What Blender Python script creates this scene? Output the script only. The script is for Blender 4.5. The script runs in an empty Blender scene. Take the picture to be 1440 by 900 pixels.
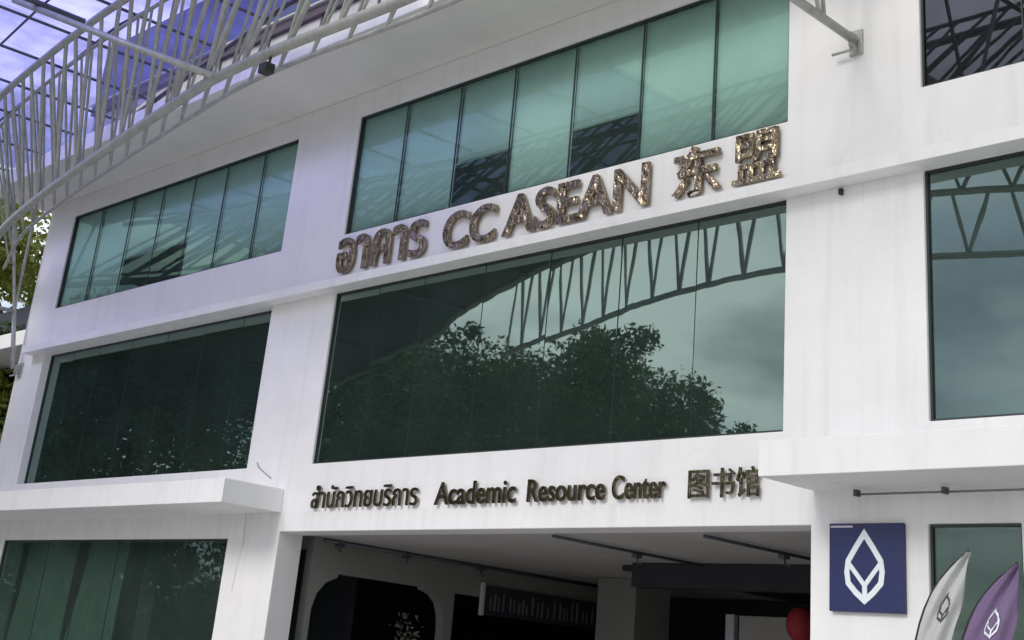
import bpy, bmesh, math, random
import numpy as np
from mathutils import Vector, Matrix, noise
random.seed(7); rng = np.random.default_rng(7)
S = bpy.context.scene
COL = S.collection
R = math.radians

# ------------------------------------------------------------------ camera
cam_d = bpy.data.cameras.new('camera'); cam = bpy.data.objects.new('camera', cam_d); COL.objects.link(cam)
rx = Vector((0.67725844, 0.72970941, 0.09404889))
up = Vector((0.22560206, -0.32763498, 0.91747427))
fw = Vector((-0.70030331, 0.60014956, 0.3865175))
cam.matrix_world = Matrix(((rx.x, up.x, -fw.x, 0.0), (rx.y, up.y, -fw.y, -13.1153), (rx.z, up.z, -fw.z, 1.6), (0, 0, 0, 1)))
cam_d.sensor_width = 36; cam_d.lens = 1990.24 / 1440 * 36
cam_d.shift_x = 0.01535; cam_d.shift_y = -0.22501
cam_d.clip_start = 0.1; cam_d.clip_end = 3000
S.camera = cam

# ------------------------------------------------------------------ sky, sun, exposure
SUN_EL, SUN_ROT = 34, 182           # sun_rotation: clockwise from +Y
W = bpy.data.worlds.new('World'); S.world = W; W.use_nodes = True
nt = W.node_tree; nt.nodes.clear()
def wn(t, **k):
    n = nt.nodes.new(t)
    for a, b in k.items(): setattr(n, a, b)
    return n
sky = wn('ShaderNodeTexSky', sky_type='NISHITA', sun_disc=False, sun_elevation=R(SUN_EL), sun_rotation=R(SUN_ROT))
sky.air_density = 1.0; sky.dust_density = 1.0; sky.ozone_density = 3.0
tc = wn('ShaderNodeTexCoord')
sep = wn('ShaderNodeSeparateXYZ')
zc = wn('ShaderNodeMath', operation='MAXIMUM'); zc.inputs[1].default_value = 0.0
za = wn('ShaderNodeMath', operation='ADD'); za.inputs[1].default_value = 0.22
dv = wn('ShaderNodeVectorMath', operation='DIVIDE')
cb = wn('ShaderNodeCombineXYZ')
n1 = wn('ShaderNodeTexNoise'); n1.inputs['Scale'].default_value = 1.15; n1.inputs['Detail'].default_value = 7; n1.inputs['Roughness'].default_value = .55
n1.inputs['Distortion'].default_value = .4
n2 = wn('ShaderNodeTexNoise'); n2.inputs['Scale'].default_value = 2.3; n2.inputs['Detail'].default_value = 6
r1 = wn('ShaderNodeValToRGB'); r1.color_ramp.elements[0].position = .30; r1.color_ramp.elements[1].position = .52
r2 = wn('ShaderNodeValToRGB'); r2.color_ramp.elements[0].position = .36; r2.color_ramp.elements[1].position = .62
r2.color_ramp.elements[0].color = (3.6, 3.9, 4.5, 1); r2.color_ramp.elements[1].color = (11.5, 11.7, 12.0, 1)
mx = wn('ShaderNodeMix', data_type='RGBA')
tint = wn('ShaderNodeMix', data_type='RGBA', blend_type='MULTIPLY'); tint.inputs[0].default_value = 1
tint.inputs[7].default_value = (1.10, 1.04, 1.05, 1)
bg = wn('ShaderNodeBackground'); bg.inputs[1].default_value = 0.10
out = wn('ShaderNodeOutputWorld')
L = nt.links.new
L(tc.outputs['Generated'], sep.inputs[0]); L(sep.outputs[2], zc.inputs[0]); L(zc.outputs[0], za.inputs[0])
for i in range(3): L(za.outputs[0], cb.inputs[i])
L(tc.outputs['Generated'], dv.inputs[0]); L(cb.outputs[0], dv.inputs[1])
L(dv.outputs[0], n1.inputs['Vector']); L(dv.outputs[0], n2.inputs['Vector'])
L(n1.outputs[0], r1.inputs[0]); L(n2.outputs[0], r2.inputs[0])
L(sky.outputs[0], tint.inputs[6])
L(r1.outputs[0], mx.inputs[0]); L(tint.outputs[2], mx.inputs[6]); L(r2.outputs[0], mx.inputs[7])
L(mx.outputs[2], bg.inputs[0]); L(bg.outputs[0], out.inputs[0])

sd = bpy.data.lights.new('sun', 'SUN'); sd.energy = 1.3; sd.angle = R(22); sd.color = (1, .965, .91)
so = bpy.data.objects.new('sun', sd); COL.objects.link(so)
az = R(SUN_ROT); el = R(SUN_EL)
sdir = Vector((math.sin(az) * math.cos(el), math.cos(az) * math.cos(el), math.sin(el)))
so.rotation_euler = sdir.to_track_quat('Z', 'Y').to_euler(); so.location = (0, -20, 40)
S.view_settings.view_transform = 'Standard'; S.view_settings.look = 'None'
S.view_settings.gamma = 1; S.view_settings.exposure = 0.53; S.view_settings.use_curve_mapping = False
S.cycles.max_bounces = 10; S.cycles.transparent_max_bounces = 24; S.cycles.glossy_bounces = 5; S.cycles.diffuse_bounces = 5

# ------------------------------------------------------------------ materials
MATS = {}
def mat(name, col, rough=.6, metal=0, var=0.0, vscale=3, bump=0, bscale=30, stretch=None, streak=0, spec=None, emit=None):
    if name in MATS: return MATS[name]
    m = bpy.data.materials.new(name); m.use_nodes = True; t = m.node_tree
    b = t.nodes['Principled BSDF']
    b.inputs['Base Color'].default_value = (*col, 1); b.inputs['Roughness'].default_value = rough; b.inputs['Metallic'].default_value = metal
    if spec is not None: b.inputs['Specular IOR Level'].default_value = spec
    if emit: b.inputs['Emission Color'].default_value = (*emit[0], 1); b.inputs['Emission Strength'].default_value = emit[1]
    geo = t.nodes.new('ShaderNodeNewGeometry'); vec = geo.outputs['Position']
    if stretch:
        mp = t.nodes.new('ShaderNodeMapping'); mp.inputs['Scale'].default_value = stretch
        t.links.new(vec, mp.inputs[0]); vs = mp.outputs[0]
    else: vs = vec
    cur = None
    if var:
        n = t.nodes.new('ShaderNodeTexNoise'); n.inputs['Scale'].default_value = vscale; n.inputs['Detail'].default_value = 6; n.inputs['Roughness'].default_value = .6
        t.links.new(vs, n.inputs['Vector'])
        r = t.nodes.new('ShaderNodeMapRange'); r.inputs[1].default_value = .3; r.inputs[2].default_value = .7
        r.inputs[3].default_value = 1 - var; r.inputs[4].default_value = 1 + var * .5
        t.links.new(n.outputs[0], r.inputs[0]); cur = r.outputs[0]
    if streak:
        mp = t.nodes.new('ShaderNodeMapping'); mp.inputs['Scale'].default_value = (5.5, 5.5, .32)
        n = t.nodes.new('ShaderNodeTexNoise'); n.inputs['Scale'].default_value = 1; n.inputs['Detail'].default_value = 5
        t.links.new(vec, mp.inputs[0]); t.links.new(mp.outputs[0], n.inputs['Vector'])
        r = t.nodes.new('ShaderNodeMapRange'); r.inputs[1].default_value = .52; r.inputs[2].default_value = .78
        r.inputs[3].default_value = 1; r.inputs[4].default_value = 1 - streak
        t.links.new(n.outputs[0], r.inputs[0])
        if cur:
            mm = t.nodes.new('ShaderNodeMath'); mm.operation = 'MULTIPLY'; t.links.new(cur, mm.inputs[0]); t.links.new(r.outputs[0], mm.inputs[1]); cur = mm.outputs[0]
        else: cur = r.outputs[0]
    if cur:
        x = t.nodes.new('ShaderNodeVectorMath'); x.operation = 'SCALE'; x.inputs[0].default_value = col
        t.links.new(cur, x.inputs['Scale']); t.links.new(x.outputs[0], b.inputs['Base Color'])
    if bump:
        n = t.nodes.new('ShaderNodeTexNoise'); n.inputs['Scale'].default_value = bscale; n.inputs['Detail'].default_value = 4
        t.links.new(vs, n.inputs['Vector'])
        bp = t.nodes.new('ShaderNodeBump'); bp.inputs['Strength'].default_value = bump; bp.inputs['Distance'].default_value = .02
        t.links.new(n.outputs[0], bp.inputs['Height']); t.links.new(bp.outputs[0], b.inputs['Normal'])
    MATS[name] = m
    return m

def glass_mat(name, refl, trans, base, wob=.012, rmax=.75, film=None):
    """tinted reflective pane: mirror coat (more at grazing) over a tinted see-through body"""
    m = bpy.data.materials.new(name); m.use_nodes = True; t = m.node_tree; t.nodes.clear()
    g = t.nodes.new('ShaderNodeBsdfGlossy'); g.inputs['Color'].default_value = (*refl, 1); g.inputs['Roughness'].default_value = 0.012
    tr = t.nodes.new('ShaderNodeBsdfTransparent'); tr.inputs['Color'].default_value = (*trans, 1)
    lw = t.nodes.new('ShaderNodeLayerWeight'); lw.inputs['Blend'].default_value = .45
    mr = t.nodes.new('ShaderNodeMapRange'); mr.inputs[3].default_value = base; mr.inputs[4].default_value = rmax
    mixn = t.nodes.new('ShaderNodeMixShader'); o = t.nodes.new('ShaderNodeOutputMaterial')
    geo = t.nodes.new('ShaderNodeNewGeometry')
    mp = t.nodes.new('ShaderNodeMapping'); mp.inputs['Scale'].default_value = (1, 1, .35)
    n = t.nodes.new('ShaderNodeTexNoise'); n.inputs['Scale'].default_value = 1.6; n.inputs['Detail'].default_value = 2
    bp = t.nodes.new('ShaderNodeBump'); bp.inputs['Strength'].default_value = 1; bp.inputs['Distance'].default_value = wob
    l = t.links.new
    l(geo.outputs['Position'], mp.inputs[0]); l(mp.outputs[0], n.inputs['Vector']); l(n.outputs[0], bp.inputs['Height']); l(bp.outputs[0], g.inputs['Normal'])
    l(lw.outputs['Facing'], mr.inputs[0]); l(mr.outputs[0], mixn.inputs[0]); l(tr.outputs[0], mixn.inputs[1]); l(g.outputs[0], mixn.inputs[2])
    if film:
        df = t.nodes.new('ShaderNodeBsdfDiffuse'); df.inputs[0].default_value = (*film[0], 1)
        n3 = t.nodes.new('ShaderNodeTexNoise'); n3.inputs['Scale'].default_value = .9; n3.inputs['Detail'].default_value = 6
        m3 = t.nodes.new('ShaderNodeMapRange'); m3.inputs[1].default_value = .3; m3.inputs[2].default_value = .7; m3.inputs[3].default_value = film[1] * .75; m3.inputs[4].default_value = film[1] * 1.25
        x3 = t.nodes.new('ShaderNodeMixShader')
        l(geo.outputs['Position'], n3.inputs['Vector']); l(n3.outputs[0], m3.inputs[0]); l(m3.outputs[0], x3.inputs[0]); l(mixn.outputs[0], x3.inputs[1]); l(df.outputs[0], x3.inputs[2]); l(x3.outputs[0], o.inputs[0])
    else:
        l(mixn.outputs[0], o.inputs[0])
    return m

def sheet_mat(name, trans, diff, fac):
    m = bpy.data.materials.new(name); m.use_nodes = True; t = m.node_tree; t.nodes.clear()
    a = t.nodes.new('ShaderNodeBsdfTransparent')
    b = t.nodes.new('ShaderNodeBsdfTranslucent'); b.inputs[0].default_value = (*diff, 1)
    geo = t.nodes.new('ShaderNodeNewGeometry'); n = t.nodes.new('ShaderNodeTexNoise'); n.inputs['Scale'].default_value = 1.1; n.inputs['Detail'].default_value = 4
    rr = t.nodes.new('ShaderNodeMapRange'); rr.inputs[1].default_value = .3; rr.inputs[2].default_value = .7; rr.inputs[3].default_value = .62; rr.inputs[4].default_value = 1.45
    sc = t.nodes.new('ShaderNodeVectorMath'); sc.operation = 'SCALE'; sc.inputs[0].default_value = trans
    t.links.new(geo.outputs['Position'], n.inputs['Vector']); t.links.new(n.outputs[0], rr.inputs[0]); t.links.new(rr.outputs[0], sc.inputs['Scale']); t.links.new(sc.outputs[0], a.inputs[0])
    x = t.nodes.new('ShaderNodeMixShader'); x.inputs[0].default_value = fac; o = t.nodes.new('ShaderNodeOutputMaterial')
    t.links.new(a.outputs[0], x.inputs[1]); t.links.new(b.outputs[0], x.inputs[2]); t.links.new(x.outputs[0], o.inputs[0])
    return m

WHITE = mat('white_painted_render', (.81, .80, .80), .62, var=.05, vscale=1.3, bump=.14, bscale=30, streak=.08)
WHITE2 = mat('white_painted_band', (.82, .815, .815), .6, var=.04, vscale=2.2, bump=.1, bscale=35, streak=.09)
SOFFIT = mat('soffit_paint', (.76, .74, .71), .75, var=.09, vscale=.8, bump=.1, bscale=40)
GREYW = mat('upper_storey_render', (.42, .41, .44), .7, var=.12, vscale=1.2, streak=.12)
ALU = mat('grey_aluminium', (.30, .33, .33), .4, metal=.6, var=.1)
DARKALU = mat('dark_aluminium', (.035, .045, .045), .4, metal=.3)
SILICONE = mat('joint_sealant', (.02, .03, .03), .5)
BLIND = mat('pale_blind_fabric', (.80, .84, .86), .85, var=.06, vscale=2)
BLINDBAR = mat('blind_bar', (.25, .28, .28), .5)
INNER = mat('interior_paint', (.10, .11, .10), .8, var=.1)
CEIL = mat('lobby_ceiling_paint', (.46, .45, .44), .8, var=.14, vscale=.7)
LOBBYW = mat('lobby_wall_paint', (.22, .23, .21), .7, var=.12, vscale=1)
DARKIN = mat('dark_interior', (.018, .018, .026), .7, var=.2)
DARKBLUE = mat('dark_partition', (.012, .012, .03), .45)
STEEL = mat('galvanised_steel_paint', (.42, .425, .40), .45, metal=.25, var=.22, vscale=6)
STEELD = mat('dark_purlin_paint', (.10, .10, .13), .5, metal=.3, var=.2)
DECK = mat('metal_roof_deck', (.09, .10, .10), .6, metal=.2, var=.15, vscale=2)
GOLD = mat('mirror_gold_metal', (.37, .295, .205), .12, metal=1, var=.35, vscale=4.5, bump=1.0, bscale=5.5)
GOLD.node_tree.nodes['Bump'].inputs['Distance'].default_value = .09
GOLDS = mat('gold_letter_side', (.42, .33, .21), .3, metal=1, bump=.4, bscale=20)
BRONZE = mat('bronze_letter_face', (.15, .125, .075), .22, metal=.9, var=.5, vscale=9, bump=.5, bscale=18)
NAVY = mat('navy_sign_face', (.015, .022, .10), .38, var=.05)
LOGO = mat('white_logo_vinyl', (.78, .82, .86), .5)
BLACKP = mat('black_plastic', (.02, .02, .02), .5)
FLAGW = mat('white_flag_cloth', (.47, .48, .47), .85, var=.1, vscale=6)
FLAGP = mat('purple_flag_cloth', (.17, .115, .22), .85, var=.12, vscale=6)
CONC = mat('plaza_concrete', (.55, .535, .51), .85, var=.15, vscale=.5, bump=.2, bscale=8)
GRASS = mat('lawn', (.07, .12, .035), .95, var=.3, vscale=.6)
CURT = mat('sheer_curtain', (.62, .68, .66), .9, var=.12, vscale=3)
BARK = mat('bark', (.12, .09, .06), .9, var=.3, vscale=4, bump=.5)
GLASS = glass_mat('green_reflective_glass', (.56, .72, .66), (.13, .20, .18), .19, .0009, .66, ((.38, .58, .50), .042))
GLASSG = glass_mat('ground_floor_glass', (.60, .74, .69), (.52, .62, .58), .06, .0006, .24, ((.40, .55, .50), .045))
GLASSU = glass_mat('green_tinted_glass', (.62, .90, .70), (.77, .865, .83), .012, .0010, .10, ((.62, .80, .74), .02))
GLASSD = glass_mat('dark_tinted_glass', (.60, .62, .72), (.16, .18, .24), .08, .001, .42)
SHEET = sheet_mat('blue_polycarbonate', (.40, .40, .84), (.4, .4, .85), .12)
RED = mat('red_balloon_skin', (.38, .03, .045), .7)

# ------------------------------------------------------------------ helpers
def tag(o, label=None, cat=None, group=None, kind=None):
    if label: o['label'] = label
    if cat: o['category'] = cat
    if group: o['group'] = group
    if kind: o['kind'] = kind
    return o
def empty(name, loc=(0, 0, 0), rz=0, parent=None):
    o = bpy.data.objects.new(name, None); COL.objects.link(o); o.location = loc; o.rotation_euler = (0, 0, rz); o.empty_display_size = .3
    if parent: o.parent = parent
    return o
def link(name, me, m, parent=None, smooth=False):
    if m:
        for k in (m if isinstance(m, (list, tuple)) else [m]): me.materials.append(k)
    if smooth: me.polygons.foreach_set('use_smooth', [True] * len(me.polygons))
    o = bpy.data.objects.new(name, me); COL.objects.link(o)
    if parent: o.parent = parent
    return o
def bm_obj(name, bm, m, parent=None, smooth=False):
    bmesh.ops.recalc_face_normals(bm, faces=bm.faces)
    me = bpy.data.meshes.new(name); bm.to_mesh(me); bm.free()
    return link(name, me, m, parent, smooth)
def add_box(bm, lo, hi, bev=0):
    vs = [bm.verts.new((x, y, z)) for x in (lo[0], hi[0]) for y in (lo[1], hi[1]) for z in (lo[2], hi[2])]
    fs = [bm.faces.new([vs[i] for i in f]) for f in ((0, 1, 3, 2), (4, 6, 7, 5), (0, 4, 5, 1), (2, 3, 7, 6), (0, 2, 6, 4), (1, 5, 7, 3))]
    if bev:
        es = list({e for f in fs for e in f.edges})
        bmesh.ops.bevel(bm, geom=es, offset=bev, segments=2, affect='EDGES', profile=.6)
def box(name, lo, hi, m, parent=None, bev=0):
    bm = bmesh.new(); add_box(bm, lo, hi, bev); return bm_obj(name, bm, m, parent)
def add_tube(bm, pts, r, n=8, cap=True):
    pts = [Vector(p) for p in pts]; rings = []
    for i, p in enumerate(pts):
        d = (pts[min(i + 1, len(pts) - 1)] - pts[max(i - 1, 0)]).normalized()
        a = d.cross(Vector((0, 0, 1)))
        if a.length < .05: a = d.cross(Vector((1, 0, 0)))
        a.normalize(); b = d.cross(a).normalized()
        rr = r[i] if isinstance(r, (list, tuple)) else r
        rings.append([bm.verts.new(p + (a * math.cos(2 * math.pi * k / n) + b * math.sin(2 * math.pi * k / n)) * rr) for k in range(n)])
    for u, v in zip(rings, rings[1:]):
        for k in range(n): bm.faces.new((u[k], u[(k + 1) % n], v[(k + 1) % n], v[k]))
    if cap: bm.faces.new(rings[0]); bm.faces.new(rings[-1][::-1])
def tube(name, pts, r, m, parent=None, n=8):
    bm = bmesh.new(); add_tube(bm, pts, r, n); return bm_obj(name, bm, m, parent, smooth=n > 6)
def add_prism(bm, poly, y0, y1, hole=None):
    """poly in XZ extruded in Y"""
    a = [bm.verts.new((x, y0, z)) for x, z in poly]; b = [bm.verts.new((x, y1, z)) for x, z in poly]
    n = len(poly)
    for i in range(n): bm.faces.new((a[i], a[(i + 1) % n], b[(i + 1) % n], b[i]))
    bm.faces.new(a); bm.faces.new(b[::-1])
def grid_wall(name, xs, zs, solid, y0, y1, m, parent, bev=.012):
    """wall in the XZ plane cut by openings, one skin without inner faces"""
    bm = bmesh.new(); V = {}
    def v(i, k, y):
        if (i, k, y) not in V: V[(i, k, y)] = bm.verts.new((xs[i], y, zs[k]))
        return V[(i, k, y)]
    S_ = lambda i, k: 0 <= i < len(xs) - 1 and 0 <= k < len(zs) - 1 and solid((xs[i] + xs[i + 1]) / 2, (zs[k] + zs[k + 1]) / 2)
    for i in range(len(xs) - 1):
        for k in range(len(zs) - 1):
            if not S_(i, k): continue
            bm.faces.new((v(i, k, y0), v(i + 1, k, y0), v(i + 1, k + 1, y0), v(i, k + 1, y0)))
            bm.faces.new((v(i, k, y1), v(i, k + 1, y1), v(i + 1, k + 1, y1), v(i + 1, k, y1)))
            if not S_(i - 1, k): bm.faces.new((v(i, k, y0), v(i, k + 1, y0), v(i, k + 1, y1), v(i, k, y1)))
            if not S_(i + 1, k): bm.faces.new((v(i + 1, k, y0), v(i + 1, k, y1), v(i + 1, k + 1, y1), v(i + 1, k + 1, y0)))
            if not S_(i, k - 1): bm.faces.new((v(i, k, y0), v(i, k, y1), v(i + 1, k, y1), v(i + 1, k, y0)))
            if not S_(i, k + 1): bm.faces.new((v(i, k + 1, y0), v(i + 1, k + 1, y0), v(i + 1, k + 1, y1), v(i, k + 1, y1)))
    bmesh.ops.recalc_face_normals(bm, faces=bm.faces)
    bmesh.ops.dissolve_limit(bm, angle_limit=.01, verts=bm.verts, edges=bm.edges)
    o = bm_obj(name, bm, m, parent)
    if bev:
        b = o.modifiers.new('b', 'BEVEL'); b.width = bev; b.segments = 2; b.limit_method = 'ANGLE'
    return o
def dup(o, parent, loc=None):
    c = o.copy(); COL.objects.link(c); c.parent = parent
    if loc is not None: c.location = loc
    return c
def catmull(pts, n=12):
    P = [Vector(p) for p in pts]; P = [P[0] * 2 - P[1]] + P + [P[-1] * 2 - P[-2]]; o = []
    for i in range(1, len(P) - 2):
        for k in range(n):
            t = k / n
            o.append(.5 * ((2 * P[i]) + (P[i + 1] - P[i - 1]) * t + (2 * P[i - 1] - 5 * P[i] + 4 * P[i + 1] - P[i + 2]) * t * t + (3 * P[i] - P[i - 1] - 3 * P[i + 1] + P[i + 2]) * t ** 3))
    o.append(P[-2]); return o
def by_x(curve, X):
    for a, b in zip(curve, curve[1:]):
        if a.x <= X <= b.x:
            t = (X - a.x) / max(b.x - a.x, 1e-6); return a.lerp(b, t)
    return curve[0].copy() if X < curve[0].x else curve[-1].copy()

# ------------------------------------------------------------------ ground
bm = bmesh.new(); add_box(bm, (-800, -800, -.5), (800, 800, -.02)); tag(bm_obj('ground', bm, GRASS), kind='structure')
bm = bmesh.new(); add_box(bm, (-60, -34, -.2), (40, 14, 0)); tag(bm_obj('plaza_pavement', bm, CONC), kind='structure')

# ------------------------------------------------------------------ main building
def weather(m):
    """drip stains below ledges and sills, faint hairline cracks"""
    t = m.node_tree; b = t.nodes['Principled BSDF']; l = t.links.new
    src = b.inputs['Base Color'].links[0].from_socket
    geo = t.nodes.new('ShaderNodeNewGeometry'); sp = t.nodes.new('ShaderNodeSeparateXYZ'); l(geo.outputs['Position'], sp.inputs[0])
    mp = t.nodes.new('ShaderNodeMapping'); mp.inputs['Scale'].default_value = (3.1, 3.1, .12)
    n = t.nodes.new('ShaderNodeTexNoise'); n.inputs['Scale'].default_value = 1; n.inputs['Detail'].default_value = 7; n.inputs['Roughness'].default_value = .7
    l(geo.outputs['Position'], mp.inputs[0]); l(mp.outputs[0], n.inputs['Vector'])
    th = t.nodes.new('ShaderNodeMapRange'); th.inputs[1].default_value = .5; th.inputs[2].default_value = .72; l(n.outputs[0], th.inputs[0])
    tot = None
    for ztop, dep in ((7.27, .9), (3.79, .9)):
        a = t.nodes.new('ShaderNodeMapRange'); a.inputs[1].default_value = ztop - dep; a.inputs[2].default_value = ztop; a.inputs[3].default_value = 0; a.inputs[4].default_value = 1
        l(sp.outputs[2], a.inputs[0])
        c = t.nodes.new('ShaderNodeMath'); c.operation = 'LESS_THAN'; c.inputs[1].default_value = ztop; l(sp.outputs[2], c.inputs[0])
        d = t.nodes.new('ShaderNodeMath'); d.operation = 'MULTIPLY'; l(a.outputs[0], d.inputs[0]); l(c.outputs[0], d.inputs[1])
        if tot:
            e = t.nodes.new('ShaderNodeMath'); e.operation = 'MAXIMUM'; l(tot, e.inputs[0]); l(d.outputs[0], e.inputs[1]); tot = e.outputs[0]
        else: tot = d.outputs[0]
    f = t.nodes.new('ShaderNodeMath'); f.operation = 'MULTIPLY'; l(tot, f.inputs[0]); l(th.outputs[0], f.inputs[1])
    g = t.nodes.new('ShaderNodeMath'); g.operation = 'MULTIPLY'; g.inputs[1].default_value = .24; l(f.outputs[0], g.inputs[0])
    mx_ = t.nodes.new('ShaderNodeMix'); mx_.data_type = 'RGBA'; l(g.outputs[0], mx_.inputs[0]); l(src, mx_.inputs[6]); mx_.inputs[7].default_value = (.36, .34, .31, 1)
    v = t.nodes.new('ShaderNodeTexVoronoi'); v.feature = 'DISTANCE_TO_EDGE'; v.inputs['Scale'].default_value = .38
    nd = t.nodes.new('ShaderNodeTexNoise'); nd.inputs['Scale'].default_value = 1.4; nd.inputs['Detail'].default_value = 5
    ad = t.nodes.new('ShaderNodeVectorMath'); ad.operation = 'ADD'; l(geo.outputs['Position'], ad.inputs[0]); l(nd.outputs[1], ad.inputs[1]); l(geo.outputs['Position'], nd.inputs['Vector']); l(ad.outputs[0], v.inputs['Vector'])
    ck = t.nodes.new('ShaderNodeMapRange'); ck.inputs[1].default_value = .0; ck.inputs[2].default_value = .006; ck.inputs[3].default_value = .07; ck.inputs[4].default_value = 0
    l(v.outputs['Distance'], ck.inputs[0])
    n4 = t.nodes.new('ShaderNodeTexNoise'); n4.inputs['Scale'].default_value = .5; l(geo.outputs['Position'], n4.inputs['Vector'])
    m4 = t.nodes.new('ShaderNodeMapRange'); m4.inputs[1].default_value = .5; m4.inputs[2].default_value = .6; l(n4.outputs[0], m4.inputs[0])
    ml = t.nodes.new('ShaderNodeMath'); ml.operation = 'MULTIPLY'; l(ck.outputs[0], ml.inputs[0]); l(m4.outputs[0], ml.inputs[1])
    m5 = t.nodes.new('ShaderNodeMix'); m5.data_type = 'RGBA'; l(ml.outputs[0], m5.inputs[0]); l(mx_.outputs[2], m5.inputs[6]); m5.inputs[7].default_value = (.2, .19, .18, 1)
    l(m5.outputs[2], b.inputs['Base Color'])
weather(WHITE)
B = empty('library_building', (-14, 0, 0)); B.location = (0, 0, 0)
tag(B, 'white three storey building with green glass window bands and mounted lettering', 'building')
XL, XR = -30.6, 13.2
BAYS = [(-29.35, -20.65), (-18.82, -9.80), (-7.96, 1.06), (2.9, 11.9)]
PIERX = sorted([x for b in BAYS for x in b])
GOPEN = [(-29.35, -20.88, 0, 3.40), (-19.42, -9.41, -1, 3.5), (-8, -7, -1, 3.5), (-6.8, -5.8, -1, 3.5), (-5.4, -1, -1, 3.5), (2.9, 11.9, -1, 3.5)]
def solid_main(x, z):
    for a, b in BAYS:
        if a < x < b and (4.52 < z < 7.27 or 8.27 < z < 10.40): return False
    for a, b, c, d in GOPEN:
        if a < x < b and c < z < d: return False
    return True
xs = sorted(set([XL] + PIERX + [XR] + [v for g in GOPEN for v in g[:2]]))
grid_wall('facade_wall', xs, [0, 3.40, 3.50, 4.52, 7.27, 8.27, 10.40, 10.84], solid_main, 0, .46, WHITE, B)
box('string_course', (XL + .7, -.28, 7.272), (XR, -.002, 7.42), WHITE2, B, .008)
# roof slab with deep soffit
bm = bmesh.new()
edge = [(-31.2, -1.35), (-28, -1.48), (-24, -1.55), (-20, -1.62), (-16, -1.58), (-8, -1.6), (2, -1.6), (XR + .5, -1.6)]
add_poly = [Vector((x, y, 0)) for x, y in edge] + [Vector((XR + .5, 6, 0)), Vector((-31.2, 6, 0))]
a = [bm.verts.new((p.x, p.y, 10.843)) for p in add_poly]; b = [bm.verts.new((p.x, p.y, 11.20)) for p in add_poly]
n = len(a)
for i in range(n): bm.faces.new((a[i], a[(i + 1) % n], b[(i + 1) % n], b[i]))
fbot = bm.faces.new(a); bm.faces.new(b[::-1])
fbot.material_index = 1
o = bm_obj('roof_slab', bm, [WHITE2, SOFFIT], B)
for p in o.data.polygons:
    p.material_index = 1 if (abs(p.normal.z) > .9 and p.center.z < 10.9) else 0
bv = o.modifiers.new('b', 'BEVEL'); bv.width = .015; bv.segments = 2; bv.limit_method = 'ANGLE'
# recessed top storey
box('top_storey_wall', (-30.2, .32, 11.202), (XR, .6, 13.1), GREYW, B, .01)
BLUEG = mat('deep_blue_cladding', (.02, .035, .22), .25, var=.4, vscale=.5)
box('eaves_band', (-30.2, .22, 13.102), (XR, .6, 13.34), mat('maroon_eaves', (.05, .03, .06), .5), B, .01)
for i in range(24):
    x = -30.2 + i * 1.8
    box('blue_panel', (x, .3, 13.342), (x + 1.77, .6, 14.9), BLUEG, B, .01)
box('handrail', (-30.2, .14, 13.30), (XR, .17, 13.34), STEEL, B)
for i in range(24):
    x = -30 + i * 1.8
    box('wall_fin', (x, .28, 11.21), (x + .04, .317, 13.09), STEELD, B)
# side, back and floors (keep rooms dark inside)
box('side_wall', (XL + .002, .47, 0), (XL + .3, 12, 10.838), WHITE, B)
box('side_wall', (XR - .3, .47, 0), (XR - .002, 12, 10.838), WHITE, B)
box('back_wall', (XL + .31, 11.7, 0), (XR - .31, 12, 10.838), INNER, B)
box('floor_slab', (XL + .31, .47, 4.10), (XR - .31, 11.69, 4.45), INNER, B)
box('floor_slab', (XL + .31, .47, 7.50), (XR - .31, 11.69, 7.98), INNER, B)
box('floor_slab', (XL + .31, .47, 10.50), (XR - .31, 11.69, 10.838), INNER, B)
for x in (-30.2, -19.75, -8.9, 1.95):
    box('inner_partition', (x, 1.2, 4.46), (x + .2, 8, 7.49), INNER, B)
    box('inner_partition', (x, 1.2, 7.99), (x + .2, 8, 10.49), INNER, B)
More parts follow.
